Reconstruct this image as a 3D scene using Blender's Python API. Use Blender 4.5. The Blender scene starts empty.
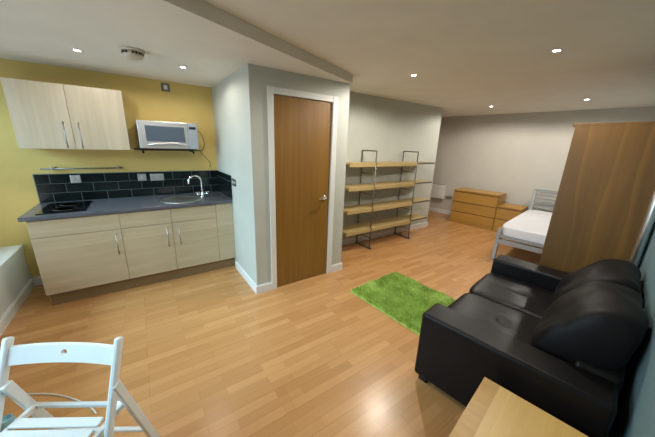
import bpy, bmesh, math, random
from mathutils import Vector, Matrix, noise
random.seed(7)
SC = bpy.context.scene
COL = SC.collection
PI = math.pi

# ------------------------------------------------------------------ materials
def new_mat(name):
    m = bpy.data.materials.new(name)
    m.use_nodes = True
    nt = m.node_tree
    return m, nt, nt.nodes['Principled BSDF']

def N(nt, typ, **kw):
    n = nt.nodes.new(typ)
    for k, v in kw.items():
        if k in n.inputs.keys():
            n.inputs[k].default_value = v
        else:
            setattr(n, k, v)
    return n

def rgb(r, g, b):
    f = lambda c: (c/255/12.92) if c/255 <= .04045 else ((c/255+.055)/1.055)**2.4
    return (f(r), f(g), f(b), 1)

def coords(nt, scale=(1, 1, 1), rot=(0, 0, 0), loc=(0, 0, 0)):
    tc = N(nt, 'ShaderNodeTexCoord')
    mp = N(nt, 'ShaderNodeMapping')
    mp.inputs['Scale'].default_value = scale
    mp.inputs['Rotation'].default_value = rot
    mp.inputs['Location'].default_value = loc
    nt.links.new(tc.outputs['Object'], mp.inputs['Vector'])
    return mp.outputs['Vector']

def add_bump(nt, bs, height, strength, dist=.01):
    b = N(nt, 'ShaderNodeBump', Strength=strength, Distance=dist)
    nt.links.new(height, b.inputs['Height'])
    nt.links.new(b.outputs['Normal'], bs.inputs['Normal'])

def paint(name, col, rough=.6, var=.03, scale=3., bump=.04):
    m, nt, bs = new_mat(name)
    v = coords(nt, (scale,)*3)
    nz = N(nt, 'ShaderNodeTexNoise', Scale=1.0, Detail=4.0)
    nt.links.new(v, nz.inputs['Vector'])
    cr = N(nt, 'ShaderNodeValToRGB')
    cr.color_ramp.elements[0].color = tuple(c*(1-var) for c in col[:3])+(1,)
    cr.color_ramp.elements[1].color = tuple(min(1, c*(1+var)) for c in col[:3])+(1,)
    cr.color_ramp.elements[0].position = .3
    cr.color_ramp.elements[1].position = .7
    nt.links.new(nz.outputs['Fac'], cr.inputs['Fac'])
    nt.links.new(cr.outputs['Color'], bs.inputs['Base Color'])
    bs.inputs['Roughness'].default_value = rough
    if bump:
        n2 = N(nt, 'ShaderNodeTexNoise', Scale=60.0, Detail=2.0)
        nt.links.new(v, n2.inputs['Vector'])
        add_bump(nt, bs, n2.outputs['Fac'], bump, .003)
    return m

def metal(name, col, rough=.3, metallic=1.):
    m, nt, bs = new_mat(name)
    v = coords(nt, (3, 3, 3))
    nz = N(nt, 'ShaderNodeTexNoise', Scale=2.0, Detail=2.0)
    nt.links.new(v, nz.inputs['Vector'])
    mr = N(nt, 'ShaderNodeMapRange')
    mr.inputs['To Min'].default_value = max(.02, rough-.05)
    mr.inputs['To Max'].default_value = rough+.05
    nt.links.new(nz.outputs['Fac'], mr.inputs['Value'])
    nt.links.new(mr.outputs['Result'], bs.inputs['Roughness'])
    bs.inputs['Base Color'].default_value = col
    bs.inputs['Metallic'].default_value = metallic
    return m

def wood(name, c1, c2, axis='z', rough=.4, freq=18., wave=0., coat=0.):
    """long streaks of grain along one axis; wave adds broad flowing figure"""
    m, nt, bs = new_mat(name)
    s = {'x': (.8, freq, freq), 'y': (freq, .8, freq), 'z': (freq, freq, .8)}[axis]
    v = coords(nt, s)
    nz = N(nt, 'ShaderNodeTexNoise', Scale=1.0, Detail=6.0, Roughness=.6, Distortion=.4)
    nt.links.new(v, nz.inputs['Vector'])
    cr = N(nt, 'ShaderNodeValToRGB')
    cr.color_ramp.elements[0].color = c1
    cr.color_ramp.elements[1].color = c2
    cr.color_ramp.elements[0].position = .32
    cr.color_ramp.elements[1].position = .68
    nt.links.new(nz.outputs['Fac'], cr.inputs['Fac'])
    out = cr.outputs['Color']
    if wave:
        s2 = {'x': (.5, 3.2, 3.2), 'y': (3.2, .5, 3.2), 'z': (3.2, 3.2, .5)}[axis]
        v2 = coords(nt, s2)
        n2 = N(nt, 'ShaderNodeTexNoise', Scale=1.1, Detail=2.0, Distortion=.8)
        nt.links.new(v2, n2.inputs['Vector'])
        r2 = N(nt, 'ShaderNodeValToRGB')
        r2.color_ramp.elements[0].color = (1-wave,)*3+(1,)
        r2.color_ramp.elements[1].color = (1+wave,)*3+(1,)
        r2.color_ramp.elements[0].position = .4
        r2.color_ramp.elements[1].position = .62
        nt.links.new(n2.outputs['Fac'], r2.inputs['Fac'])
        mx = N(nt, 'ShaderNodeMix', data_type='RGBA', blend_type='MULTIPLY')
        mx.inputs['Factor'].default_value = 1
        nt.links.new(out, mx.inputs['A'])
        nt.links.new(r2.outputs['Color'], mx.inputs['B'])
        out = mx.outputs['Result']
    nt.links.new(out, bs.inputs['Base Color'])
    bs.inputs['Roughness'].default_value = rough
    bs.inputs['Coat Weight'].default_value = coat
    bs.inputs['Coat Roughness'].default_value = .15
    add_bump(nt, bs, nz.outputs['Fac'], .06, .003)
    return m

def flame_oak():
    """oak veneer with long pale wandering figure lines"""
    m = wood('oak_veneer_wardrobe', rgb(94, 66, 25), rgb(110, 78, 31), 'z', .42, 10, .08)
    nt = m.node_tree
    bs = nt.nodes['Principled BSDF']
    src = bs.inputs['Base Color'].links[0].from_socket
    v = coords(nt, (1, 1.0, .16), rot=(.12, 0, 0))
    w = N(nt, 'ShaderNodeTexWave', wave_type='BANDS', bands_direction='Y', wave_profile='SAW')
    w.inputs['Scale'].default_value = 1.9
    w.inputs['Distortion'].default_value = 4.5
    w.inputs['Detail'].default_value = 2.5
    w.inputs['Detail Scale'].default_value = 1.6
    nt.links.new(v, w.inputs['Vector'])
    r = N(nt, 'ShaderNodeValToRGB')
    r.color_ramp.elements[0].position = .80
    r.color_ramp.elements[0].color = (1, 1, 1, 1)
    r.color_ramp.elements[1].position = .97
    r.color_ramp.elements[1].color = (1.32, 1.31, 1.34, 1)
    nt.links.new(w.outputs['Fac'], r.inputs['Fac'])
    mx = N(nt, 'ShaderNodeMix', data_type='RGBA', blend_type='MULTIPLY')
    mx.inputs['Factor'].default_value = 1
    nt.links.new(src, mx.inputs['A'])
    nt.links.new(r.outputs['Color'], mx.inputs['B'])
    nt.links.new(mx.outputs['Result'], bs.inputs['Base Color'])
    return m

def emit(name, col, strength):
    m, nt, bs = new_mat(name)
    bs.inputs['Base Color'].default_value = (.8, .8, .8, 1)
    bs.inputs['Emission Color'].default_value = col
    bs.inputs['Emission Strength'].default_value = strength
    return m

def laminate():
    m, nt, bs = new_mat('laminate_floor')
    v = coords(nt, (1, 1, 1), loc=(.13, .02, 0))
    def bricks(w, h, off, c1, c2, mort, msize):
        b = N(nt, 'ShaderNodeTexBrick')
        b.offset = off
        b.offset_frequency = 2
        b.inputs['Color1'].default_value = c1
        b.inputs['Color2'].default_value = c2
        b.inputs['Mortar'].default_value = mort
        b.inputs['Scale'].default_value = 1
        b.inputs['Mortar Size'].default_value = msize
        b.inputs['Mortar Smooth'].default_value = .3
        b.inputs['Bias'].default_value = 0
        b.inputs['Brick Width'].default_value = w
        b.inputs['Row Height'].default_value = h
        nt.links.new(v, b.inputs['Vector'])
        return b
    b1 = bricks(.43, .066, .37, rgb(*FL1), rgb(*FL2), rgb(*FLM), .0012)
    b2 = bricks(1.29, .198, .41, (1, 1, 1, 1), (.93, .91, .89, 1), (.8, .75, .7, 1), .0014)
    vs = coords(nt, (1.6, 34, 1))
    nz = N(nt, 'ShaderNodeTexNoise', Scale=1.0, Detail=6.0, Roughness=.65)
    nt.links.new(vs, nz.inputs['Vector'])
    r = N(nt, 'ShaderNodeValToRGB')
    r.color_ramp.elements[0].color = (.84, .81, .78, 1)
    r.color_ramp.elements[1].color = (1.08, 1.07, 1.06, 1)
    nt.links.new(nz.outputs['Fac'], r.inputs['Fac'])
    m1 = N(nt, 'ShaderNodeMix', data_type='RGBA', blend_type='MULTIPLY')
    m2 = N(nt, 'ShaderNodeMix', data_type='RGBA', blend_type='MULTIPLY')
    m1.inputs['Factor'].default_value = 1
    m2.inputs['Factor'].default_value = 1
    nt.links.new(b1.outputs['Color'], m1.inputs['A'])
    nt.links.new(b2.outputs['Color'], m1.inputs['B'])
    nt.links.new(m1.outputs['Result'], m2.inputs['A'])
    nt.links.new(r.outputs['Color'], m2.inputs['B'])
    nt.links.new(m2.outputs['Result'], bs.inputs['Base Color'])
    bs.inputs['Roughness'].default_value = .27
    bs.inputs['Specular IOR Level'].default_value = .5
    return m

def tiles(name, rot):
    m, nt, bs = new_mat(name)
    v = coords(nt, (1, 1, 1), rot=rot)
    b = N(nt, 'ShaderNodeTexBrick')
    b.offset = .5
    b.inputs['Color1'].default_value = rgb(13, 20, 21)
    b.inputs['Color2'].default_value = rgb(22, 30, 31)
    b.inputs['Mortar'].default_value = rgb(62, 71, 69)
    b.inputs['Scale'].default_value = 1
    b.inputs['Mortar Size'].default_value = .0035
    b.inputs['Mortar Smooth'].default_value = .2
    b.inputs['Brick Width'].default_value = .23
    b.inputs['Row Height'].default_value = .1015
    nt.links.new(v, b.inputs['Vector'])
    nt.links.new(b.outputs['Color'], bs.inputs['Base Color'])
    mr = N(nt, 'ShaderNodeMapRange')
    mr.inputs['To Min'].default_value = .14
    mr.inputs['To Max'].default_value = .7
    nt.links.new(b.outputs['Fac'], mr.inputs['Value'])
    nt.links.new(mr.outputs['Result'], bs.inputs['Roughness'])
    iv = N(nt, 'ShaderNodeMath', operation='SUBTRACT')
    iv.inputs[0].default_value = 1
    nt.links.new(b.outputs['Fac'], iv.inputs[1])
    add_bump(nt, bs, iv.outputs[0], .5, .003)
    return m

def leather(name='black_leather', rough=.36):
    m, nt, bs = new_mat(name)
    v = coords(nt, (1, 1, 1))
    n1 = N(nt, 'ShaderNodeTexVoronoi', Scale=260.0)
    n2 = N(nt, 'ShaderNodeTexNoise', Scale=5.0, Detail=3.0)
    nt.links.new(v, n1.inputs['Vector'])
    nt.links.new(v, n2.inputs['Vector'])
    r = N(nt, 'ShaderNodeValToRGB')
    r.color_ramp.elements[0].color = rgb(13, 12, 13)
    r.color_ramp.elements[1].color = rgb(22, 19, 19)
    nt.links.new(n2.outputs['Fac'], r.inputs['Fac'])
    nt.links.new(r.outputs['Color'], bs.inputs['Base Color'])
    bs.inputs['Roughness'].default_value = rough
    bs.inputs['Specular IOR Level'].default_value = .2
    add_bump(nt, bs, n1.outputs['Distance'], .12, .002)
    return m

def speckle(name, c1, c2, scale, rough):
    m, nt, bs = new_mat(name)
    v = coords(nt, (1, 1, 1))
    n1 = N(nt, 'ShaderNodeTexNoise', Scale=scale, Detail=6.0, Roughness=.7)
    nt.links.new(v, n1.inputs['Vector'])
    r = N(nt, 'ShaderNodeValToRGB')
    r.color_ramp.elements[0].color = c1
    r.color_ramp.elements[1].color = c2
    r.color_ramp.elements[0].position = .35
    r.color_ramp.elements[1].position = .65
    nt.links.new(n1.outputs['Fac'], r.inputs['Fac'])
    nt.links.new(r.outputs['Color'], bs.inputs['Base Color'])
    bs.inputs['Roughness'].default_value = rough
    return m

def clear_glass():
    m, nt, bs = new_mat('window_glass')
    nt.nodes.remove(bs)
    tr = N(nt, 'ShaderNodeBsdfTransparent')
    tr.inputs['Color'].default_value = (.95, .98, .97, 1)
    gl = N(nt, 'ShaderNodeBsdfGlossy', Roughness=.02)
    fr = N(nt, 'ShaderNodeFresnel', IOR=1.45)
    mx = N(nt, 'ShaderNodeMixShader')
    nt.links.new(fr.outputs[0], mx.inputs[0])
    nt.links.new(tr.outputs[0], mx.inputs[1])
    nt.links.new(gl.outputs[0], mx.inputs[2])
    nt.links.new(mx.outputs[0], nt.nodes['Material Output'].inputs['Surface'])
    return m

FL1, FL2, FLM = (208, 158, 104), (188, 138, 86), (178, 130, 80)
M = dict(
    wall=paint('wall_paint', rgb(188, 190, 180), .7),
    wall_blue=paint('wall_right_blue_grey', rgb(100, 124, 128), .7),  # blue-grey tone of the right wall, darker than the other walls
    wall_far=paint('wall_paint_warm_white', rgb(200, 196, 186), .7),
    yellow=paint('wall_paint_yellow', rgb(214, 186, 110), .6),
    ceil=paint('ceiling_paint', rgb(226, 223, 214), .8),
    trim=paint('white_gloss_trim', rgb(226, 226, 222), .3, bump=0),
    floor=laminate(),
    maple=wood('pale_maple', rgb(186, 170, 138), rgb(204, 189, 160), 'x', .35, 14),
    maple_v=wood('pale_maple_upright', rgb(180, 168, 144), rgb(198, 186, 164), 'z', .35, 14),
    plinth=wood('maple_plinth_shaded', rgb(128, 106, 74), rgb(146, 122, 88), 'x', .4, 14),  # cabinet wood darkened, shade under the doors put into the colour
    leather_soft=leather('soft_black_leather', .52),
    worktop=speckle('slate_laminate', rgb(82, 84, 91), rgb(98, 100, 108), 14, .24),
    tile=tiles('black_tile', (-PI/2, 0, 0)),
    tile_side=tiles('black_tile_side', (-PI/2, 0, -PI/2)),
    grout=paint('grout_edge', rgb(120, 128, 118), .6),
    chrome=metal('chrome', (.8, .8, .8, 1), .1),
    steel=metal('brushed_steel', (.74, .75, .76, 1), .34),
    nickel=metal('satin_nickel', (.5, .49, .47, 1), .32),
    black=paint('black_plastic', rgb(20, 20, 22), .35, bump=0),
    black_glass=paint('black_glass', rgb(10, 11, 14), .08, bump=0),
    micro_glass=paint('microwave_window', rgb(88, 98, 110), .12, bump=0),
    panel=paint('silver_panel', rgb(158, 166, 176), .3, bump=0),
    white_plastic=paint('white_plastic', rgb(222, 222, 216), .4, bump=0),
    cream_plastic=paint('cream_plastic', rgb(205, 196, 176), .5, bump=0),
    oak_door=wood('oak_veneer_door', rgb(130, 92, 36), rgb(146, 105, 46), 'z', .38, 26, .04),
    oak_ward=flame_oak(),
    oak=wood('oak_veneer_chest', rgb(168, 124, 52), rgb(188, 141, 63), 'y', .4, 16, .04),
    oak_edge=wood('oak_dark_edge', rgb(96, 64, 34), rgb(110, 74, 40), 'y', .5, 16),
    pine=wood('light_pine', rgb(170, 148, 96), rgb(190, 166, 114), 'x', .5, 20),
    beech=wood('lacquered_beech', rgb(196, 156, 84), rgb(210, 170, 98), 'x', .38, 14, .03),
    leather=leather(),
    rack=metal('dark_steel_frame', (.2, .19, .175, 1), .42, .7),
    bed=metal('silver_lacquer', (.30, .295, .285, 1), .4, .5),
    mattress=paint('mattress_fabric', rgb(222, 222, 226), .9, .02, 8, .15),
    rug=None,
    chair=paint('white_lacquer', rgb(222, 230, 232), .35, .02, 6, 0),
    cable=paint('white_cable', rgb(214, 214, 206), .5, bump=0),
    blue_glass=paint('blue_glass', rgb(140, 190, 204), .1, bump=0),
    lamp=emit('lamp_glow', (1, .97, .93, 1), 14),
    glass=clear_glass(),
)
def rug_mat():
    m, nt, bs = new_mat('green_pile')
    v = coords(nt, (1, 1, 1))
    n1 = N(nt, 'ShaderNodeTexNoise', Scale=9.0, Detail=5.0, Roughness=.7)
    nt.links.new(v, n1.inputs['Vector'])
    r = N(nt, 'ShaderNodeValToRGB')
    r.color_ramp.elements[0].color = rgb(146, 170, 66)
    r.color_ramp.elements[1].color = rgb(196, 218, 116)
    r.color_ramp.elements[0].position = .3
    r.color_ramp.elements[1].position = .7
    nt.links.new(n1.outputs['Fac'], r.inputs['Fac'])
    nt.links.new(r.outputs['Color'], bs.inputs['Base Color'])
    bs.inputs['Roughness'].default_value = .95
    return m
M['rug'] = rug_mat()

# ------------------------------------------------------------------ geometry helpers
class MB:
    def __init__(s):
        s.bm = bmesh.new()
        s.smooth = set()
    def box(s, x0, x1, y0, y1, z0, z1, bev=0., seg=2, mtx=None):
        r = bmesh.ops.create_cube(s.bm, size=1)
        vs = r['verts']
        sx, sy, sz = x1-x0, y1-y0, z1-z0
        for v in vs:
            v.co = Vector(((v.co.x+.5)*sx+x0, (v.co.y+.5)*sy+y0, (v.co.z+.5)*sz+z0))
        if bev:
            b = min(bev, .45*min(abs(sx), abs(sy), abs(sz)))
            es = list({e for v in vs for e in v.link_edges})
            rr = bmesh.ops.bevel(s.bm, geom=es, offset=b, segments=seg, profile=.5, affect='EDGES')
            vs = list({v for f in rr['faces'] for v in f.verts} | {v for v in vs if v.is_valid})
        if mtx:
            for v in vs:
                v.co = mtx @ v.co
        return s
    def prism(s, pts, z0, z1):
        """vertical prism over a plan polygon"""
        a = [s.bm.verts.new((x, y, z0)) for x, y in pts]
        b = [s.bm.verts.new((x, y, z1)) for x, y in pts]
        n = len(pts)
        s.bm.faces.new(a[::-1])
        s.bm.faces.new(b)
        for i in range(n):
            s.bm.faces.new((a[i], a[(i+1) % n], b[(i+1) % n], b[i]))
        return s
    def bar(s, p0, p1, w, t, up=(0, 0, 1), bev=.003):
        """rectangular bar from p0 to p1: width w sideways, thickness t along 'up'"""
        p0, p1 = Vector(p0), Vector(p1)
        d = (p1-p0)
        L = d.length
        d.normalize()
        u = Vector(up)
        sd = d.cross(u).normalized()
        u = sd.cross(d).normalized()
        mt = Matrix((sd, d, u)).transposed().to_4x4()
        mt.translation = p0
        return s.box(-w/2, w/2, 0, L, -t/2, t/2, bev, 2, mt)
    def tube(s, pts, r, seg=12, closed=False):
        pts = [Vector(p) for p in pts]
        rings = []
        n = len(pts)
        prev = None
        for i, p in enumerate(pts):
            if closed:
                d = pts[(i+1) % n]-pts[i-1]
            elif i == 0:
                d = pts[1]-pts[0]
            elif i == n-1:
                d = pts[-1]-pts[-2]
            else:
                d = (pts[i+1]-p).normalized()+(p-pts[i-1]).normalized()
            d.normalize()
            if prev is None:
                a = d.orthogonal().normalized()
            else:
                a = (prev-d*prev.dot(d))
                a = a.normalized() if a.length > 1e-6 else d.orthogonal().normalized()
            prev = a
            b = d.cross(a)
            rr = r[i] if isinstance(r, (list, tuple)) else r
            rings.append([s.bm.verts.new(p+(a*math.cos(2*PI*k/seg)+b*math.sin(2*PI*k/seg))*rr) for k in range(seg)])
        m = n if closed else n-1
        for i in range(m):
            A, B = rings[i], rings[(i+1) % n]
            for k in range(seg):
                f = s.bm.faces.new((A[k], A[(k+1) % seg], B[(k+1) % seg], B[k]))
                f.smooth = True
        if not closed:
            s.bm.faces.new(rings[0][::-1])
            s.bm.faces.new(rings[-1])
        return s
    def cyl(s, p0, p1, r, seg=20):
        return s.tube([p0, p1], r, seg)
    def lathe(s, prof, c=(0, 0, 0), seg=32, axis='z'):
        c = Vector(c)
        rings = []
        for (r, z) in prof:
            ring = []
            for k in range(seg):
                a = 2*PI*k/seg
                p = Vector((r*math.cos(a), r*math.sin(a), z))
                if axis == 'y':
                    p = Vector((p.x, z, p.y))
                elif axis == 'x':
                    p = Vector((z, p.x, p.y))
                ring.append(s.bm.verts.new(c+p))
            rings.append(ring)
        for A, B in zip(rings, rings[1:]):
            for k in range(seg):
                f = s.bm.faces.new((A[k], A[(k+1) % seg], B[(k+1) % seg], B[k]))
                f.smooth = True
        for R in (rings[0], rings[-1]):
            if (R[0].co-R[seg//2].co).length > 1e-5:
                s.bm.faces.new(R)
        return s
    def build(s, name, m, parent=None, loc=None, rot=None):
        bmesh.ops.recalc_face_normals(s.bm, faces=s.bm.faces[:])
        me = bpy.data.meshes.new(name)
        s.bm.to_mesh(me)
        s.bm.free()
        me.materials.append(m)
        o = bpy.data.objects.new(name, me)
        COL.objects.link(o)
        if parent:
            o.parent = parent
        if loc:
            o.location = loc
        if rot:
            o.rotation_euler = rot
        return o

def thing(name, label, cat, loc=(0, 0, 0), rz=0., group=None):
    o = bpy.data.objects.new(name, None)
    o.empty_display_size = .1
    COL.objects.link(o)
    o.location = loc
    o.rotation_euler = (0, 0, rz)
    return tag(o, label, cat, group)

def tag(o, label, cat, group=None):
    o['label'] = label
    o['category'] = cat
    if group:
        o['group'] = group
    return o

def struct(o, label=None, cat=None):
    o['kind'] = 'structure'
    if label:
        o['label'] = label
    if cat:
        o['category'] = cat
    return o

def cushion(name, sx, sy, sz, m, parent, loc, rot=(0, 0, 0), p=5., puff=.06, wr=.006, cuts=22, seed=0, dip=0., fold=0.):
    """a padded box: super-ellipsoid rounding, crowned faces, creased leather"""
    bm = bmesh.new()
    bmesh.ops.create_cube(bm, size=2)
    bmesh.ops.subdivide_edges(bm, edges=bm.edges[:], cuts=cuts, use_grid_fill=True)
    for v in bm.verts:
        c = v.co
        q = (abs(c.x)**p+abs(c.y)**p+abs(c.z)**p)**(1/p)
        d = c/q
        x, y, z = d
        cr = (1-x*x)*(1-y*y)
        z *= 1+puff*cr*4*(1 if z > 0 else .2)
        co = Vector((x*sx/2, y*sy/2, z*sz/2))
        n = noise.noise(Vector((co.x*5+seed, co.y*5, co.z*5)))*wr
        n += noise.noise(Vector((co.x*14+seed, co.y*14, co.z*14+3)))*wr*.45
        if fold:
            t = (y+1)/2
            n += fold*math.sin(9*t+3*x*t+seed)*(1-abs(t-.4))*(.5+.5*noise.noise(Vector((co.x*4+seed, co.y*3, 2))))
        co += d.normalized()*n
        if dip and z > 0:
            rr = x*x+(y*1.)**2
            co.z -= dip*math.exp(-rr/.012)+.25*dip*math.exp(-(x*x)/.0016)*(1-y*y)
        v.co = co
    for f in bm.faces:
        f.smooth = True
    me = bpy.data.meshes.new(name)
    bm.to_mesh(me)
    bm.free()
    me.materials.append(m)
    o = bpy.data.objects.new(name, me)
    COL.objects.link(o)
    o.parent = parent
    o.location = loc
    o.rotation_euler = rot
    md = o.modifiers.new('sub', 'SUBSURF')
    md.levels = md.render_levels = 1
    return o

# ------------------------------------------------------------------ room layout
YK, XS, YD, XC, YB, XE = 4.054, .914, 2.605, 2.09, 3.312, 4.99
ZK, ZM = 2.31, 2.395
XL = -1.72                                   # left wall (window side)
A = math.radians(7.5)
O = Vector((1.46, .914))
U = Vector((math.cos(A), math.sin(A)))
V = Vector((math.sin(A), -math.cos(A)))      # towards the slanted right wall
def uv(u, v):
    p = O+U*u+V*v
    return (p.x, p.y)
VW = .985                                    # right wall plane
UF = 5.30                                    # far wall plane
ue = (XL-O.x)/U.x
right_start = uv(ue, VW)
right_start = (XL, O.y+(U*ue).y+VW*(V.y) + .0)
# exact meeting of the right wall with x = XL
t = (XL-(O+V*VW).x)/U.x
right_start = (XL, (O+V*VW+U*t).y)
far_corner = uv(UF, VW)
t = (5.1-(O+U*UF).y)/(-V.y)
far_left = ((O+U*UF-V*t).x, 5.1)
plan = [right_start, far_corner, far_left, (XE, 5.1), (XL, 5.1)]

def grow(pts, d):
    c = Vector((2.2, 2.2))
    return [(x+(.2 if x > 2.2 else -.2), y+(.2 if y > 2.2 else -.2)) for x, y in pts]

fl = MB().prism(grow(plan, .2), -.12, 0).build('floor', M['floor'])
struct(fl, 'pale beech three strip laminate floor running through the whole room', 'floor')
ce = MB().prism(grow(plan, .2), ZM, ZM+.12).build('ceiling', M['ceil'])
struct(ce, 'plain off white ceiling over the living and sleeping area', 'ceiling')
# lower ceiling over the kitchen, its edge cutting diagonally across
ka = .405
ky = lambda x: 2.56+(x-2.09)*ka
dc = MB().prism([(XL, ky(XL)), (XC, ky(XC)), (XC, 2.66), (XS+.05, 2.66), (XS+.05, YK+.02), (XL, YK+.02)], ZK, ZM+.02).build('ceiling_kitchen', M['ceil'])
struct(dc, 'lower white ceiling over the kitchen, stepping up along a diagonal edge', 'ceiling')

def wall(name, p0, p1, th, m, z0=0., z1=ZM+.1, label=None):
    """straight wall whose room face runs p0->p1; body lies on the left of that direction"""
    a, b = Vector(p0), Vector(p1)
    d = (b-a).normalized()
    n = Vector((-d.y, d.x))*th
    o = MB().prism([tuple(a), tuple(b), tuple(b+n), tuple(a+n)], z0, z1).build(name, m)
    return struct(o, label, 'wall')

wall('wall_kitchen', (XL-.1, YK), (XS+.02, YK), .12, M['yellow'] if False else M['yellow'], label='mustard yellow kitchen wall')
# note: direction is reversed where the body must lie outside the room
wall('wall_side', (XS, YK+.12), (XS, YD+.1), .1, M['wall'], label='pale wall at the right end of the kitchen run')
wd = MB()
wd.prism([(XS, YD), (1.147-.03, YD), (1.147-.03, YD+.1), (XS, YD+.1)], 0, ZM+.1)
wd.prism([(1.856+.03, YD), (XC, YD), (XC, YD+.1), (1.856+.03, YD+.1)], 0, ZM+.1)
wd.prism([(1.147-.03, YD), (1.856+.03, YD), (1.856+.03, YD+.1), (1.147-.03, YD+.1)], 2.09+.03, ZM+.1)
struct(wd.build('wall_door', M['wall']), 'pale wall around the oak door', 'wall')
wall('wall_return', (XC, YD+.1), (XC, YB+.1), .1, M['wall'], label='short return wall beside the open shelving')
wall('wall_shelf', (XC, YB), (XE, YB), .1, M['wall'], label='pale wall behind the open shelving')
wall('wall_alcove', (XE, YB+.1), (XE, 5.1), .1, M['wall_far'], label='hidden end of the shelving wall')
wall('wall_far_left', (XE-.1, 5.1), far_left, .1, M['wall_far'], label='far left end wall of the sleeping area')
wall('wall_far', (far_left[0]-.0, far_left[1]+.1), far_corner, .12, M['wall_far'], label='warm white far wall behind bed and drawers')
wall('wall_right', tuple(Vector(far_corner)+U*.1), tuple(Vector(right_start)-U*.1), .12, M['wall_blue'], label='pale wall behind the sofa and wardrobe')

# left wall with the window that lights the kitchen
wz0, wz1, wy0, wy1 = .56, 2.2, .95, 3.93
wl = MB()
y0 = right_start[1]-.15
wl.box(XL-.14, XL, y0, wy0, 0, ZM+.1)
wl.box(XL-.14, XL, wy1, YK+.1, 0, ZM+.1)
wl.box(XL-.14, XL, wy0, wy1, 0, wz0)
wl.box(XL-.14, XL, wy0, wy1, wz1, ZM+.1)
struct(wl.build('wall_left', M['wall']), 'window wall at the left of the room', 'wall')
wf = MB()
for a, b in ((wy0, wy0+.06), (wy1-.06, wy1), (2.41, 2.47)):
    wf.box(XL-.1, XL-.04, a, b, wz0, wz1, .004)
wf.box(XL-.1, XL-.04, wy0, wy1, wz0, wz0+.06, .004)
wf.box(XL-.1, XL-.04, wy0, wy1, wz1-.06, wz1, .004)
w1 = struct(wf.build('window_1', M['trim']), 'white framed window above the boxed sill', 'window')
MB().box(XL-.075, XL-.069, wy0+.05, wy1-.05, wz0+.05, wz1-.05).build('pane', M['glass'], w1)

# boxed-in window bench along the left wall
XB = -1.142
tr = MB().box(XL, XB, right_start[1]+.4, YK, 0, .47).build('trim_1', M['trim'])
struct(tr, 'white boxed-in ledge below the window at the left edge', 'boxing')
bt = MB().box(XL, XB+.015, right_start[1]+.39, YK, .47, .492, .004).build('ledge_top', M['trim'], tr)
MB().box(XB, XB+.008, right_start[1]+.4, YK, .40, .47, .002).build('ledge_moulding', M['trim'], tr)

def skirt(name, p0, p1, label, h=.098, th=.016):
    a, b = Vector(p0), Vector(p1)
    d = (b-a).normalized()
    n = Vector((-d.y, d.x))*-th
    m = MB()
    m.prism([tuple(a), tuple(b), tuple(b+n), tuple(a+n)], 0, h-.012)
    m.prism([tuple(a), tuple(b), tuple(b+n*.55), tuple(a+n*.55)], h-.012, h)
    return struct(m.build(name, M['trim']), label, 'skirting board')
skirt('baseboard_ledge', (XB, right_start[1]+.4), (XB, YK), 'white skirting along the boxed ledge', .1) if False else None
def skirt_face(name, p0, p1, outward, label, h=.098, th=.016, e0=0., e1=0.):
    a, b = Vector(p0), Vector(p1)
    d = (b-a).normalized()
    a, b = a-d*e0, b+d*e1
    n = Vector(outward).normalized()*th
    m = MB()
    m.prism([tuple(a), tuple(b), tuple(b+n), tuple(a+n)], 0, h-.012)
    m.prism([tuple(a), tuple(b), tuple(b+n*.55), tuple(a+n*.55)], h-.012, h)
    return struct(m.build(name, M['trim']), label, 'skirting board')
skirt_face('baseboard_ledge', (XB, right_start[1]+.4), (XB, YK-.016), (1, 0), 'white skirting along the boxed ledge')
skirt_face('baseboard_kitchen', (XB+.016, YK), (-.9, YK), (0, -1), 'short white skirting on the yellow wall left of the units')
skirt_face('baseboard_side', (XS, YD), (XS, 3.375), (-1, 0), 'white skirting on the wall beside the kitchen units', e0=.016)
skirt_face('baseboard_door', (XS, YD), (1.085, YD), (0, -1), 'white skirting left of the oak door')
skirt_face('baseboard_corner', (1.925, YD), (XC, YD), (0, -1), 'white skirting right of the oak door', e1=.016)
skirt_face('baseboard_return', (XC, YD), (XC, YB), (1, 0), 'white skirting on the return wall')
skirt_face('baseboard_shelf', (XC+.016, YB), (XE, YB), (0, -1), 'white skirting under the open shelving', e1=.016)
skirt_face('baseboard_alcove', (XE, YB), (XE, 5.1), (1, 0), 'white skirting on the end of the shelving wall')
skirt_face('baseboard_far', far_left, far_corner, (-U.x, -U.y), 'white skirting along the far bedroom wall')
skirt_face('baseboard_right', uv(UF-.02, VW), tuple(Vector(right_start)), (-V.x, -V.y), 'white skirting along the wall behind the sofa')

# ------------------------------------------------------------------ oak door and its frame
DX0, DX1, DZ = 1.147, 1.856, 2.09
d1 = MB().box(DX0+.002, DX1-.002, YD+.004, YD+.048, .006, DZ-.003, .003).build('door_1', M['oak_door'])
struct(d1, 'closed flush oak veneer door', 'door')
hd = MB()
hx, hz = DX1-.072, 1.02
hd.lathe([(.0, -.004), (.026, -.004), (.026, .006), (.0, .006)], (hx, YD-.002, hz), 24, 'y')
hd.cyl((hx, YD, hz), (hx, YD-.05, hz), .009)
hd.tube([(hx, YD-.045, hz), (hx-.02, YD-.05, hz), (hx-.11, YD-.05, hz)], .009)
hd.build('door_handle', M['chrome'], d1)
fr = MB()
fr.box(DX0-.062, DX0, YD-.016, YD+.002, 0, DZ+.062, .004)
fr.box(DX1, DX1+.066, YD-.016, YD+.002, 0, DZ+.062, .004)
fr.box(DX0, DX1, YD-.016, YD+.002, DZ, DZ+.062, .004)
fr.box(DX0-.03, DX0, YD, YD+.1, 0, DZ+.03)
fr.box(DX1, DX1+.03, YD, YD+.1, 0, DZ+.03)
fr.box(DX0, DX1, YD, YD+.1, DZ, DZ+.03)
struct(fr.build('trim_2', M['trim']), 'white painted architrave around the oak door', 'door frame')

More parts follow.
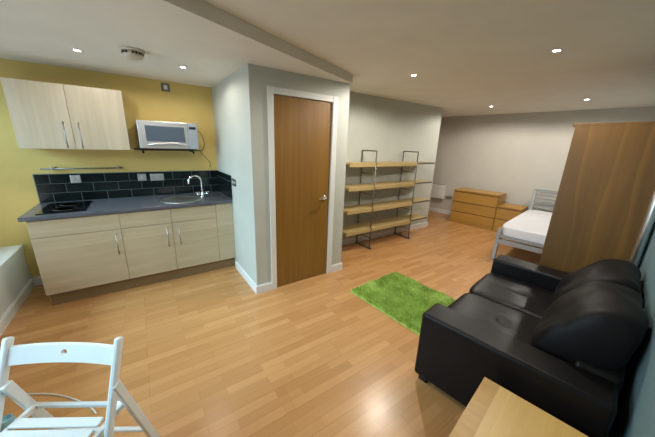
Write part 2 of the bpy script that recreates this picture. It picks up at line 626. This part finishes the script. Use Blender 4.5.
# ------------------------------------------------------------------ kitchen base units
YF = 3.3967
def bar_handle(m, x, y, z0, z1):
    m.tube([(x, y, z0+.012), (x, y-.028, z0), (x, y-.028, z1), (x, y, z1-.012)], .0055, 10)

def base_unit(x0, x1, label, handle_x):
    t = thing('base_cabinet', label, 'kitchen cabinet', ((x0+x1)/2, YF, 0), 0, 'kitchen base cabinets')
    w = x1-x0
    MB().box(-w/2+.001, w/2-.001, .02, YK-YF-.02, .135, .885).build('carcass', M['maple_v'], t)
    MB().box(-w/2+.0015, w/2-.0015, 0, .019, .717, .878, .002).build('drawer_front', M['maple'], t)
    d = MB().box(-w/2+.0015, w/2-.0015, 0, .019, .135, .713, .002).build('door', M['maple'], t)
    h = MB()
    bar_handle(h, handle_x-(x0+x1)/2, 0, .45, .67)
    h.build('handle', M['nickel'], d)
    return t
base_unit(-.894, -.2362, 'wide pale maple base cabinet under the hob', -.285)
base_unit(-.2362, .2278, 'pale maple base cabinet in the middle of the kitchen run', .172)
sink_unit = base_unit(.2278, .7108, 'pale maple base cabinet under the sink', .292)
MB().box(.7125-.4693, XS-.001-.4693, 0, .019, .135, .885, .002).build('filler_panel', M['maple'], sink_unit)
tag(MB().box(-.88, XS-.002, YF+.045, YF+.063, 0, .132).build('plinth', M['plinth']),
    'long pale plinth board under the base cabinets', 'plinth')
tag(MB().box(-.893, -.875, YF+.07, YK-.03, 0, .133).build('plinth_return', M['maple']),
    'short plinth return at the left end of the base cabinets', 'plinth')

# worktop with a round hole for the sink
SX, SY, SR = .385, 3.655, .21
wt = MB().box(-.931, XS-.001, 3.372, YK-.001, .888, .926, .004).build('worktop', M['worktop'])
cut = MB().lathe([(SR, .8), (SR, 1.0)], (SX, SY, 0), 48).build('cutter', M['worktop'])
bo = wt.modifiers.new('hole', 'BOOLEAN')
bo.object = cut
bo.operation = 'DIFFERENCE'
bo.solver = 'EXACT'
dg = bpy.context.evaluated_depsgraph_get()
me = bpy.data.meshes.new_from_object(wt.evaluated_get(dg))
wt.modifiers.clear()
wt.data = me
bpy.data.objects.remove(cut)
tag(wt, 'slate grey laminate worktop across the whole kitchen run', 'worktop')

snk = thing('sink', 'round stainless steel sink bowl set into the grey worktop', 'sink', (SX, SY, .926))
MB().lathe([(.196, -.005), (.2, .003), (.226, .004), (.229, 0), (.209, -.002)], seg=48).build('rim', M['steel'], snk)
MB().lathe([(.197, -.003), (.192, -.06), (.18, -.125), (.14, -.155), (.05, -.16), (.0001, -.161)], seg=48).build('bowl', M['steel'], snk)
MB().lathe([(.0001, -.155), (.035, -.155), (.04, -.158)], seg=24).build('waste', M['chrome'], snk)

tap = thing('mixer_tap', 'chrome swan neck mixer tap behind the round sink', 'tap', (.632, 3.72, .926))
MB().lathe([(.027, 0), (.027, .012), (.02, .02), (.018, .06), (.012, .075)], seg=24).build('tap_body', M['chrome'], tap)
sp = [(0, 0, .06), (0, 0, .17)]
for k in range(11):
    a = PI*k/10
    sp.append((-.075+.075*math.cos(a), -.02*k/10, .2+.075*math.sin(a)))
sp.append((-.152, -.02, .18))
MB().tube(sp, .0105, 14).build('spout', M['chrome'], tap)
for sx in (-1, 1):
    MB().cyl((0, 0, .04), (.055*sx, -.01, .045), .009).lathe([(.0, 0), (.014, 0), (.014, .03), (0, .03)], (.055*sx, -.01, .03), 16)\
        .bar((.055*sx-.028, -.01, .066), (.055*sx+.028, -.01, .066), .011, .009)\
        .bar((.055*sx, -.038, .066), (.055*sx, .018, .066), .011, .009).build('tap_handle', M['chrome'], tap)

hob = thing('hob', 'black glass two ring electric hob on the left of the worktop', 'hob', (-.66, 3.695, .926))
MB().box(-.175, .175, -.26, .26, 0, .008, .003).build('hob_glass', M['black_glass'], hob)
for cy, r in ((-.1, .085), (.13, .075)):
    MB().lathe([(r-.003, .0085), (r, .009), (r+.002, .0085)], (0, cy, 0), 40).build('cooking_ring', M['nickel'], hob)

# tiled splashback
sb = thing('splashback', 'black brick bond tiled splashback above the worktop', 'splashback', (0, YK, .926))
MB().box(-.918, XS-.001, -.009, -.001, 0, .3045).build('tile_panel', M['tile'], sb)
s2 = MB().box(XS-.009, XS-.001, 3.365-YK, -.009, 0, .3045).build('tile_panel', M['tile_side'], sb)
MB().box(-.924, -.918, -.010, 0, 0, .31).box(-.918, XS, -.010, 0, .3045, .31).build('edge_trim', M['grout'], sb)

def plate(name, label, cat, loc, rz, w, h, m, rockers, holes, group='electrical wall plates'):
    """electrical face plate lying against a wall whose outward normal is local -y"""
    t = thing(name, label, cat, loc, rz, group)
    MB().box(-w/2, w/2, -.008, 0, -h/2, h/2, .003).build('face_plate', m, t)
    for x, z, rw, rh in rockers:
        MB().box(x-rw/2, x+rw/2, -.012, -.006, z-rh/2, z+rh/2, .002).build('rocker', M['white_plastic'], t)
    for x, z in holes:
        b = MB().box(x-.003, x+.003, -.0085, -.004, z+.006, z+.016)
        b.box(x-.014, x-.008, -.0085, -.004, z-.008, z-.003).box(x+.008, x+.014, -.0085, -.004, z-.008, z-.003)
        b.build('socket_holes', M['black'], t)
    return t
yt = YK-.009
plate('wall_socket', 'single electric socket in black tiles above the hob', 'socket', (-.598, yt, 1.172), 0, .086, .086, M['steel'], [(.02, .022, .012, .02)], [(0, -.008)])
plate('wall_switch', 'single switch plate in black tiles, left of the double socket', 'switch', (.014, yt, 1.168), 0, .086, .086, M['steel'], [(0, 0, .02, .03)], [])
plate('wall_socket', 'double electric socket in black tiles left of the tap', 'socket', (.174, yt, 1.163), 0, .147, .086, M['steel'], [(-.012, .022, .012, .02), (.012, .022, .012, .02)], [(-.04, -.008), (.04, -.008)])
plate('wall_switch', 'small white rocker switch plate high on yellow wall above microwave', 'switch', (.384, YK, 2.24), 0, .092, .092, M['rack'], [(0, 0, .038, .046)], [])
plate('wall_switch', 'steel switch plate on white wall beside the tiles', 'switch', (XS, 3.25, 1.162), -PI/2, .147, .086, M['nickel'], [(-.035, 0, .02, .03), (.035, 0, .02, .03)], [])

# utensil rail
ur = thing('utensil_rail', 'dark metal utensil rail on yellow wall under the wall cabinet', 'rail', (-.505, YK, 1.29))
MB().cyl((-.345, -.05, 0), (.345, -.05, 0), .008, 14).build('rod', M['rack'], ur)
for x in (-.245, .3):
    MB().box(x-.016, x+.016, -.058, 0, -.012, .02, .004).build('bracket', M['nickel'], ur)

# wall cabinet
wc = thing('wall_cabinet', 'pale maple double door wall cabinet on the yellow wall', 'kitchen cabinet', (-.477, 3.743, 0))
MB().box(-.421, .4215, .02, YK-3.744, 1.506, 2.106).build('carcass', M['maple_v'], wc)
for s_, hx in ((-1, -.078), (1, .034)):
    xa, xb = (-.421, -.0245) if s_ < 0 else (-.0215, .4215)
    dr = MB().box(xa, xb, 0, .019, 1.5046, 2.1065, .002).build('door', M['maple_v'], wc)
    h = MB()
    bar_handle(h, hx, 0, 1.52, 1.765)
    h.build('handle', M['nickel'], dr)

# microwave on its shelf
sh = thing('wall_shelf', 'narrow black shelf with two brackets carrying the microwave', 'shelf', (.31, YK, 1.5))
MB().box(-.335, .345, -.33, -.001, .004, .014, .002).build('board', M['black'], sh)
for x in (-.25, .27):
    MB().bar((x, -.29, -.008), (x, -.001, -.008), .022, .014).bar((x, -.29, -.03), (x, -.29, -.002), .022, .012, (0, 1, 0)).build('bracket', M['black'], sh)
mw = thing('microwave', 'silver microwave oven on the black wall shelf', 'microwave', (.337, 3.72, 1.514))
MB().box(-.298, .298, .012, .315, .012, .305, .008).build('casing', M['steel'], mw)
fm = MB()
fm.box(-.3, .19, -.012, .012, .012, .312, .006)
dm = fm.build('oven_door', M['steel'], mw)
MB().box(-.232, .158, -.0135, -.008, .088, .26, .004).build('door_window', M['micro_glass'], dm)
pts = [(-.22, -.02, .052), (-.16, -.03, .06), (-.1, -.034, .066), (0, -.036, .076), (.08, -.034, .074), (.14, -.028, .062), (.17, -.018, .05)]
MB().tube(pts, [.012, .014, .014, .014, .014, .014, .012], 12).build('door_handle', M['steel'], dm)
MB().box(.192, .3, -.010, .012, .012, .312, .006).build('control_panel', M['panel'], mw)
MB().box(.212, .284, -.0125, -.008, .24, .27, .002).build('display', M['black'], mw)
for k in range(4):
    for j in range(3):
        MB().box(.214+j*.026, .234+j*.026, -.0125, -.008, .10+k*.03, .12+k*.03, .002).build('button', M['panel'], mw)
for x in (-.24, .24):
    for y in (.04, .28):
        MB().lathe([(0, 0), (.016, 0), (.016, .013), (0, .013)], (x, y, 0), 16).build('foot', M['black'], mw)
MB().box(-.26, -.16, .1, .2, .303, .316, .003).build('vent_cap', M['black'], mw)
MB().box(.14, .2, .12, .2, .303, .31, .003).build('vent_cap', M['black'], mw)
pc = [(.296, .28, .26), (.35, .28, .25), (.405, .29, .17), (.425, .30, .08), (.40, .31, .0), (.37, .318, -.03), (.43, .322, -.10), (.485, .324, -.18), (.475, .326, -.24)]
def smooth_path(p, n=6):
    p = [Vector(q) for q in p]
    out = []
    for i in range(len(p)-1):
        a, b, c, d = p[max(i-1, 0)], p[i], p[i+1], p[min(i+2, len(p)-1)]
        for k in range(n):
            t = k/n
            out.append(.5*((2*b)+(c-a)*t+(2*a-5*b+4*c-d)*t*t+(-a+3*b-3*c+d)*t**3))
    out.append(p[-1])
    return out
MB().tube(smooth_path(pc), .0035, 8).build('power_cord', M['black'], mw)

# ------------------------------------------------------------------ ceiling fittings
def downlight(x, y, z, label, power, group='recessed ceiling downlights'):
    t = thing('downlight', label, 'ceiling light', (x, y, z), 0, group)
    MB().lathe([(.024, -.001), (.026, -.005), (.037, -.004), (.039, 0)], seg=28).build('bezel', M['white_plastic'], t)
    MB().lathe([(.0001, -.003), (.024, -.003)], seg=24).build('bulb', M['lamp'], t)
    l = bpy.data.lights.new('downlight_lamp', 'SPOT')
    l.energy = power
    l.spot_size = math.radians(172)
    l.spot_blend = .3
    l.shadow_soft_size = .035
    l.color = (1, .94, .85)
    lo = bpy.data.objects.new('lamp_light', l)
    COL.objects.link(lo)
    lo.parent = t
    lo.location = (0, 0, -.02)
    return t
PK, PM = 15, 62
downlight(-.297, 3.203, ZK, 'ceiling downlight over the hob end of the kitchen', PK)
downlight(.469, 3.166, ZK, 'ceiling downlight over the sink end of the kitchen', PK)
downlight(2.575, 2.113, ZM, 'ceiling downlight nearest the oak door and shelving', PM*1.5)
downlight(2.757, .919, ZM, 'largest ceiling downlight, above the far end of the sofa', PM)
downlight(5.303, 2.556, ZM, 'left of the two small far downlights, over the bedroom floor', PM*1.0)
downlight(5.456, 1.312, ZM, 'right of the two small far downlights, nearest the wardrobe top', PM*1.0)
downlight(.25, .95, ZM, 'ceiling downlight above the near end of the room', PM*.75)

sd = thing('smoke_alarm', 'round white smoke alarm on the kitchen ceiling', 'smoke alarm', (.072, 2.87, ZK))
MB().lathe([(.084, 0), (.084, -.016), (.078, -.019)], seg=36).build('base', M['cream_plastic'], sd)
MB().lathe([(.070, -.016), (.072, -.042), (.064, -.06), (.036, -.070), (.0001, -.071)], seg=36).build('cover', M['cream_plastic'], sd)
for k in range(20):
    a = 2*PI*k/20
    if k % 5 == 4:
        continue
    c, s_ = math.cos(a), math.sin(a)
    MB().bar((.0725*c, .0725*s_, -.022), (.0725*c, .0725*s_, -.04), .015, .003, (c, s_, 0), 0).build('vent_slot', M['black'], sd)

# ------------------------------------------------------------------ open shelving
rk = thing('shelving_unit', 'open pine shelving on two dark metal ladder frames', 'shelving unit', (3.45, 3.13, 0))
for name_x in (-.49, .495):
    x = name_x
    f = MB()
    f.tube([(x, -.165, .02), (x, -.165, 1.575)], .011, 10)
    f.tube([(x, .15, .02), (x, .15, 1.575)], .011, 10)
    f.tube([(x, -.165, 1.568), (x, .15, 1.568)], .010, 10)
    fo = f.build('ladder_frame', M['rack'], rk)
    MB().bar((x, -.2, .014), (x, .16, .014), .04, .026).build('foot_rail', M['rack'], fo)
    for z in (.19, .55, .9, 1.22):
        MB().cyl((x, -.165, z), (x, .15, z), .006, 8).build('rung', M['rack'], fo)
for z in (.342, .678, 1.028, 1.376):
    b = MB()
    n = 5
    b.box(-1.01, 1.02, -.15, .135, z-.016, z+.012, .003)
    b.box(-1.01, 1.01, -.142, -.114, z-.03, z+.022, .004) if False else None
    bo_ = b.build('shelf_board', M['pine'], rk)
    MB().box(.482, 1.021, -.1535, -.150, z-.017, z+.0125, .001).build('edge_band', M['rack'], bo_)
    e = MB()
    e.box(-1.005, -.505, -.18, -.1505, z-.04, z+.022, .004)
    e.box(-.475, .48, -.18, -.1505, z-.04, z+.022, .004)
    e.build('front_lip', M['pine'], rk)

# ------------------------------------------------------------------ panel heater, socket
hx_, hy_ = uv(UF, -2.49)
he = thing('panel_heater', 'white electric panel heater low on the far wall', 'heater', (hx_, hy_, .38), A-PI/2+0)
# local frame: x along the wall, -y into the room
MB().box(-.22, .22, -.085, -.012, 0, .36, .01).build('body', M['white_plastic'], he)
MB().box(-.21, .21, -.075, -.02, .356, .366, .002).build('grille', M['rack'], he)
for x in (-.15, .15):
    MB().box(x-.02, x+.02, -.014, 0, .05, .3).build('wall_bracket', M['rack'], he)
ox, oy = uv(UF, -2.16)
plate('wall_socket', 'small dark double socket on far wall between heater and drawers', 'socket', (ox, oy, .44), A-PI/2, .147, .086, M['nickel'], [(-.012, .022, .012, .02), (.012, .022, .012, .02)], [(-.04, -.008), (.04, -.008)])

# ------------------------------------------------------------------ chests of drawers (front faces -u)
def chest(name, label, u, v0, v1, depth, h, nd, top_over=.0):
    x, y = uv(u, (v0+v1)/2)
    t = thing(name, label, 'drawers', (x, y, 0), A)
    w = v1-v0
    c = MB()
    c.box(.02, depth, -w/2, w/2, 0, h-.022, .002)
    c.build('carcass', M['oak'], t)
    MB().box(0, depth, -w/2, w/2, h-.02, h, .002).build('top_panel', M['oak'], t)
    z0 = .05
    dh = (h-.035-z0)/nd
    for k in range(nd):
        za = z0+k*dh
        d = MB().box(0, .019, -w/2+.004, w/2-.004, za+.004, za+dh-.014, .002).build('drawer_front', M['oak'], t)
        MB().box(.004, .0195, -w/2+.004, w/2-.004, za+dh-.014, za+dh+.003).build('finger_pull', M['oak_edge'], d)
    MB().box(.003, .02, -w/2, w/2, 0, z0, .002).build('plinth', M['oak'], t)
    return t
chest('chest_of_drawers', 'wide oak chest with three drawers against the far wall', 4.645, -1.79, -.885, .52, .757, 3)
chest('bedside_chest', 'low oak chest with two drawers between wide chest and bed', 4.655, -.881, -.45, .50, .545, 2)

# ------------------------------------------------------------------ bed
bx, by = uv(3.0, -.385)
bd = thing('bed', 'single bed with silver slatted metal frame beside the wardrobe', 'bed', (bx, by, 0), A+math.radians(.6))
BW, BL = .96, 2.04                           # local x = towards headboard, -y = across
for y in (-.02, -BW+.02):
    MB().bar((.0, y, 0), (.035, y, .5), .05, .04, (1, 0, 0)).build('foot_post', M['bed'], bd)
    MB().bar((BL, y, 0), (BL-.01, y, .5), .05, .04, (1, 0, 0)).bar((BL-.01, y, .48), (BL+.06, y, .915), .05, .035, (1, 0, 0)).build('head_post', M['bed'], bd)
    MB().bar((.02, y, .325), (BL-.0, y, .325), .03, .085).build('side_rail', M['bed'], bd)
fb = MB()
fb.bar((.028, -.03, .372), (.028, -BW+.03, .372), .028, .045).bar((.026, -.03, .295), (.026, -BW+.03, .295), .028, .07)
fb.build('footboard', M['bed'], bd)
hb = MB()
hb.bar((BL+.055, -.0, .895), (BL+.055, -BW, .895), .03, .055)
for k in range(4):
    z = .60+.072*k
    hb.bar((BL+.008+.01*k, -.02, z), (BL+.008+.01*k, -BW+.02, z), .016, .03)
hb.build('headboard', M['bed'], bd)
MB().box(.04, BL-.03, -BW+.04, -.04, .34, .368).build('slat_base', M['pine'], bd)
bmm = cushion('mattress', BL-.075, BW+.0, .17, M['mattress'], bd, (BL/2+.012, -BW/2, .452), p=11, puff=.01, wr=.003, cuts=16)
bmm.data.name = 'mattress'

# ------------------------------------------------------------------ wardrobe and pole
wx, wy = uv(1.80, .332)
wr = thing('wardrobe', 'tall oak veneer wardrobe standing behind the sofa', 'wardrobe', (wx, wy, 0), A)
WD, WW, WH = .585, .8, 1.895                 # local x = along wall, -y = towards wall
MB().box(0, .02, -WD, 0, 0, WH-.022, .001).build('side_panel', M['oak_ward'], wr)
MB().box(WW-.02, WW, -WD, 0, 0, WH-.022, .001).build('side_panel', M['oak_ward'], wr)
MB().box(-.002, WW+.002, -WD-.002, .022, WH-.022, WH, .001).build('top_panel', M['oak_ward'], wr)
MB().box(.02, WW-.02, -WD+.004, -WD+.01, .06, WH-.022).build('back_panel', M['oak_ward'], wr)
MB().box(.02, WW-.02, -WD+.01, -.03, .06, .08).build('bottom_panel', M['oak_ward'], wr)
MB().box(.02, WW-.02, -.05, -.035, 0, .06).build('plinth', M['oak_ward'], wr)
for xa, xb, hx in ((.003, WW/2-.002, WW/2-.05), (WW/2+.002, WW-.003, WW/2+.05)):
    d = MB().box(xa if xa > .1 else .021, xb if xb < WW-.1 else WW-.021, -.02, 0, .065, WH-.026, .001).build('door', M['oak_ward'], wr)
    h = MB()
    h.tube([(hx, 0, .9), (hx, .03, .91), (hx, .03, 1.09), (hx, 0, 1.1)], .005, 8)
    h.build('handle', M['steel'], d)
px_, py_ = uv(1.766, .94)
pole = MB().cyl((0, 0, 0), (0, 0, ZM), .03, 24).build('steel_pole', M['steel'], None, (px_, py_, 0))
tag(pole, 'upright grey steel pipe between wardrobe and wall behind the sofa', 'pipe')

# ------------------------------------------------------------------ rug
rg = bmesh.new()
RW, RL = .83, 1.17
ra = math.radians(3.5)
nx_, ny_ = 84, 118
bmesh.ops.create_cube(rg, size=1)
for v in rg.verts:
    v.co = Vector(((v.co.x+.5)*RW, -(v.co.y+.5)*RL, (v.co.z+.5)*.012))
for i in range(nx_):
    for j in range(ny_):
        x = (i+random.random())/nx_*RW
        y = -(j+random.random())/ny_*RL
        h = random.uniform(.02, .03)*(.85+.3*noise.noise(Vector((x*6, y*6, 0))))
        a = random.uniform(0, 2*PI)
        lean = .014
        lx = lean*noise.noise(Vector((x*5, y*5, 4)))*1.4+random.uniform(-.007, .007)
        ly = lean*noise.noise(Vector((x*5, y*5, 9)))*1.4+random.uniform(-.007, .007)
        w = .0045
        c, s_ = math.cos(a)*w, math.sin(a)*w
        p0 = rg.verts.new((x-c, y-s_, .008))
        p1 = rg.verts.new((x+c, y+s_, .008))
        p2 = rg.verts.new((x+lx+c*.7, y+ly+s_*.7, .01+h))
        p3 = rg.verts.new((x+lx-c*.7, y+ly-s_*.7, .01+h))
        rg.faces.new((p0, p1, p2, p3))
me = bpy.data.meshes.new('rug')
rg.to_mesh(me)
rg.free()
me.materials.append(M['rug'])
ro = bpy.data.objects.new('rug', me)
COL.objects.link(ro)
ro.location = (1.83, 2.085, .001)
ro.rotation_euler = (0, 0, ra)
tag(ro, 'rectangular grass green shaggy rug on the laminate floor in front of the sofa', 'rug')

# ------------------------------------------------------------------ sofa (local x = u, -y = v)
sf = thing('sofa', 'black leather two seat sofa with loose back cushions', 'sofa', (O.x, O.y, 0), A)
SL, SD, AW = 1.67, .95, .215
L = M['leather']
def rbox(name, x0, x1, y0, y1, z0, z1, r, puff=.02, wrk=.004, seed=0, p=14, **kw):
    return cushion(name, x1-x0, y1-y0, z1-z0, L, sf, ((x0+x1)/2, (y0+y1)/2, (z0+z1)/2), p=p, puff=puff, wr=wrk, seed=seed, **kw)
for xa in (0, SL-AW):
    am = MB().box(xa, xa+AW, -SD+.02, 0, .05, .555, .024, 4)
    for f in am.bm.faces:
        f.smooth = True
    ao = am.build('arm', L, sf)
    wn = ao.modifiers.new('wn', 'WEIGHTED_NORMAL')
MB().box(AW+.002, SL-AW-.002, -SD+.05, -.03, .06, .285, .012).build('seat_base', L, sf)
rbox('back_frame', AW, SL-AW, -SD, -SD+.2, .06, .585, .03, .01, .004, 9, 12)
mid = SL/2
for k, (a, b) in enumerate(((AW+.003, mid-.003), (mid+.003, SL-AW-.003))):
    rbox('seat_cushion', a, b, -.72, .005, .28, .425, .03, .045, .004, 11+k*7, 9, dip=.02)
def slouch_cushion(x0, x1, prof, seed):
    """soft wedge cushion: profile (depth, height) swept across the seat, drawn in at both ends"""
    n = len(prof)
    P = []
    for i in range(n):                       # smooth closed profile
        a, b, c, d = (Vector(prof[(i+k) % n]) for k in (-1, 0, 1, 2))
        for k in range(5):
            t = k/5
            P.append(.5*((2*b)+(c-a)*t+(2*a-5*b+4*c-d)*t*t+(-a+3*b-3*c+d)*t**3))
    cen = sum(P, Vector((0, 0)))/len(P)
    cen.y = .50
    bm = bmesh.new()
    nx = 26
    rings = []
    for i in range(nx+1):
        t = -1+2*i/nx
        t = math.copysign(abs(t)**.75, t) if abs(t) < 1 else t
        sc = .72+.28*(1-abs(t)**6)**.5
        ring = []
        for q in P:
            w = cen+(q-cen)*sc
            x = x0+(x1-x0)*(t+1)/2
            hgt = (q.y-.42)/.45
            p = Vector((x, -w.x, w.y))
            nn_ = noise.noise(Vector((x*4+seed, w.x*5, w.y*5)))*.024+noise.noise(Vector((x*11, w.x*9+seed, w.y*12)))*.012
            # drooping creases running down the front
            nn_ += .010*math.sin(16*(x-x0)+9*hgt+seed)*max(0, 1-abs(hgt-.35)*1.6)
            dr = Vector((0, -(q-cen).x, (q-cen).y)).normalized()
            ring.append(bm.verts.new(p+dr*nn_))
        rings.append(ring)
    m_ = len(P)
    for A_, B_ in zip(rings, rings[1:]):
        for k in range(m_):
            bm.faces.new((A_[k], A_[(k+1) % m_], B_[(k+1) % m_], B_[k]))
    for Rg in (rings[0], rings[-1]):
        c_ = bm.verts.new(sum((v.co for v in Rg), Vector())/m_+Vector((.012 if Rg is rings[-1] else -.012, 0, 0)))
        for k in range(m_):
            bm.faces.new((Rg[k], Rg[(k+1) % m_], c_))
    bmesh.ops.recalc_face_normals(bm, faces=bm.faces[:])
    for f in bm.faces:
        f.smooth = True
    me = bpy.data.meshes.new('back_cushion')
    bm.to_mesh(me)
    bm.free()
    me.materials.append(M['leather_soft'])
    o = bpy.data.objects.new('back_cushion', me)
    COL.objects.link(o)
    o.parent = sf
    md = o.modifiers.new('sub', 'SUBSURF')
    md.levels = md.render_levels = 1
    return o
prof = [(.565, .445), (.56, .54), (.63, .69), (.71, .81), (.80, .865), (.91, .865), (.965, .80), (.95, .66), (.86, .47), (.68, .42)]
slouch_cushion(AW+.045, mid+.03, prof, 3.)
slouch_cushion(mid+.02, SL-AW+.01, prof, 8.)
for x in (.06, SL-.06):
    for y in (-.06, -SD+.08):
        MB().box(x-.03, x+.03, y-.03, y+.03, 0, .06, .004).build('foot', M['black'], sf)

# ------------------------------------------------------------------ low wooden table beside the sofa arm
ta = math.radians(8.5)
tb = thing('side_table', 'glossy pale wooden table at the near arm of the sofa', 'table', (1.435, .462, 0), ta)
TW, TD, TH = .95, .48, .42
MB().box(-TW, 0, -TD, 0, TH-.03, TH, .004).build('table_top', M['beech'], tb)
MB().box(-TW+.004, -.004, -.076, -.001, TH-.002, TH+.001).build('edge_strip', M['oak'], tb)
MB().box(-TW+.03, -.03, -TD+.03, -.03, TH-.09, TH-.03).build('apron', M['beech'], tb)
for x in (-.055, -TW+.055):
    for y in (-.055, -TD+.055):
        MB().box(x-.025, x+.025, y-.025, y+.025, 0, TH-.03, .003).build('leg', M['beech'], tb)

# ------------------------------------------------------------------ folding chair
# local frame: x across (right post at 0, left post at +), y = towards the front
cw = Vector((-.845, .535))
ca = math.atan2(cw.y, cw.x)
ch = thing('folding_chair', 'white wooden folding chair near the left edge', 'chair', (-.169, 1.352, 0), ca)
# with this rotation local +y points to (-.535, -.845): the camera side
W_ = .47
cm = M['chair']
def post_d(z):
    return .32*(1-z/.77)
for x in (0, W_):
    MB().bar((x, post_d(0), 0), (x, post_d(.768), .768), .034, .026, (1, 0, 0), .008).build('front_leg', cm, ch)
# backrest: a gently curved board with a finger hole
z0, z1 = .660, .729
hc, hz_, hr = W_/2, (z0+z1)/2+.004, .0125
def bk(x, z, off):
    t_ = x/W_
    return Vector((x, post_d(z)-.018*4*t_*(1-t_)+off, z+.005*4*t_*(1-t_)))
# outline of the board, then rings from the round hole outwards
nseg = 64
def outline(k):
    a = 2*PI*k/nseg
    c, s_ = math.cos(a), math.sin(a)
    hw, hh = W_/2, (z1-z0)/2
    zc = (z0+z1)/2
    q = min(hw/abs(c) if abs(c) > 1e-9 else 1e9, hh/abs(s_) if abs(s_) > 1e-9 else 1e9)
    return hc+c*q, zc+s_*q
ks = []
for k in range(nseg):
    ks.append(outline(k))
# spread the outline evenly along the long sides
per = []
for i in range(24):
    per.append((W_*i/24, z0))
for i in range(8):
    per.append((W_, z0+(z1-z0)*i/8))
for i in range(24):
    per.append((W_*(1-i/24), z1))
for i in range(8):
    per.append((0, z1-(z1-z0)*i/8))
bmb = MB()
V2 = {}
for side, off in ((0, -.008), (1, .008)):
    for lv in range(9):
        f_ = (lv/8)**1.5
        for k, (x, z) in enumerate(per):
            a = math.atan2(z-hz_, x-hc)
            hx2, hz2 = hc+hr*math.cos(a), hz_+hr*math.sin(a)
            V2[side, lv, k] = bmb.bm.verts.new(bk(hx2+(x-hx2)*f_, hz2+(z-hz2)*f_, off))
for k in range(len(per)):
    k2 = (k+1) % len(per)
    for lv in range(8):
        for sd_ in (0, 1):
            bmb.bm.faces.new((V2[sd_, lv, k], V2[sd_, lv, k2], V2[sd_, lv+1, k2], V2[sd_, lv+1, k]))
    for lv in (0, 8):
        bmb.bm.faces.new((V2[0, lv, k], V2[0, lv, k2], V2[1, lv, k2], V2[1, lv, k]))
bmb.build('backrest', cm, ch)
# rear legs hinge on the posts above the seat and run down to the back
for x in (-.006, W_-.022):
    MB().bar((x, .079, .59), (x, -.10, 0), .020, .040, (0, 1, 0), .004).build('rear_leg', cm, ch)
MB().bar((-.006, -.072, .12), (W_-.022, -.072, .12), .022, .016).build('rear_stretcher', cm, ch)
MB().bar((.0, post_d(.17), .17), (W_, post_d(.17), .17), .024, .016).build('front_stretcher', cm, ch)
# seat: two side rails, rear bar and slats
for x in (.036, W_-.045):
    MB().bar((x, .02, .402), (x, .42, .418), .02, .028, (0, 0, 1), .004).build('seat_rail', cm, ch)
MB().bar((.008, .02, .405), (W_-.02, .02, .405), .02, .018).build('seat_bar', cm, ch)
for k in range(6):
    y = .125+.053*k
    MB().box(.05, W_-.055, y-.021, y+.021, .424, .436, .004).build('seat_slat', cm, ch)

# cable on the floor behind the chair, small blue jar at the frame edge
cp = [(-1.02, 2.30, .005), (-.92, 2.284, .005), (-.77, 2.20, .005), (-.645, 2.115, .005), (-.541, 2.013, .005), (-.45, 1.895, .005), (-.40, 1.80, .005)]
cb = MB().tube(smooth_path(cp), .0045, 8).build('floor_cable', M['cable'])
tag(cb, 'thin white cable curving across the floor behind the folding chair', 'cable')
jr = thing('glass_jar', 'small round blue glass jar on the floor beside the chair', 'jar', (-.81, 1.975, 0))
MB().lathe([(.0001, 0), (.03, 0), (.036, .01), (.036, .05), (.03, .06), (.031, .064), (.026, .064), (.027, .05), (.0001, .045)], seg=24).build('jar_body', M['blue_glass'], jr)

# ------------------------------------------------------------------ daylight
sky = bpy.data.worlds.new('World')
SC.world = sky
sky.use_nodes = True
bg = sky.node_tree.nodes['Background']
bg.inputs['Color'].default_value = (.62, .78, 1, 1)
bg.inputs['Strength'].default_value = 1.2
dl = bpy.data.lights.new('daylight', 'AREA')
dl.shape = 'RECTANGLE'
dl.size = 3.6
dl.size_y = 2.0
dl.energy = 580
dl.color = (.46, .77, 1)
do = bpy.data.objects.new('window_daylight', dl)
COL.objects.link(do)
do.location = (XL-1.2, (wy0+wy1)/2, 2.75)
do.rotation_euler = (Vector((XL+.9, (wy0+wy1)/2, .5))-do.location).to_track_quat('-Z', 'Y').to_euler()

gl_ = bpy.data.lights.new('outdoor_glow', 'AREA')
gl_.shape = 'RECTANGLE'
gl_.size, gl_.size_y = 2.9, 1.6
gl_.energy = 30
gl_.color = (.90, .95, 1)
go = bpy.data.objects.new('window_glow', gl_)
COL.objects.link(go)
go.location = (XL-.3, (wy0+wy1)/2, 1.2)
go.rotation_euler = Vector((1, .1, .45)).to_track_quat('-Z', 'Y').to_euler()

# ------------------------------------------------------------------ camera
cam = bpy.data.cameras.new('camera')
F = 266.6055
cam.sensor_fit = 'HORIZONTAL'
cam.sensor_width = 36
cam.lens = F/655*36
cam.clip_start = .02
co = bpy.data.objects.new('camera', cam)
COL.objects.link(co)
fw = Vector((0.55638332, 0.78723076, -0.26590474))
rt = Vector((0.82148472, -0.56923897, 0.03361343))
up = Vector((0.12490181, 0.23713863, 0.9634131))
mt = Matrix((rt, up, -fw)).transposed().to_4x4()
mt.translation = Vector((0, 0, 1.63247))
co.matrix_world = mt
SC.camera = co

vs = SC.view_settings
vs.view_transform = 'Standard'
vs.look = 'None'
vs.gamma = 1
vs.exposure = -.12
vs.use_curve_mapping = False
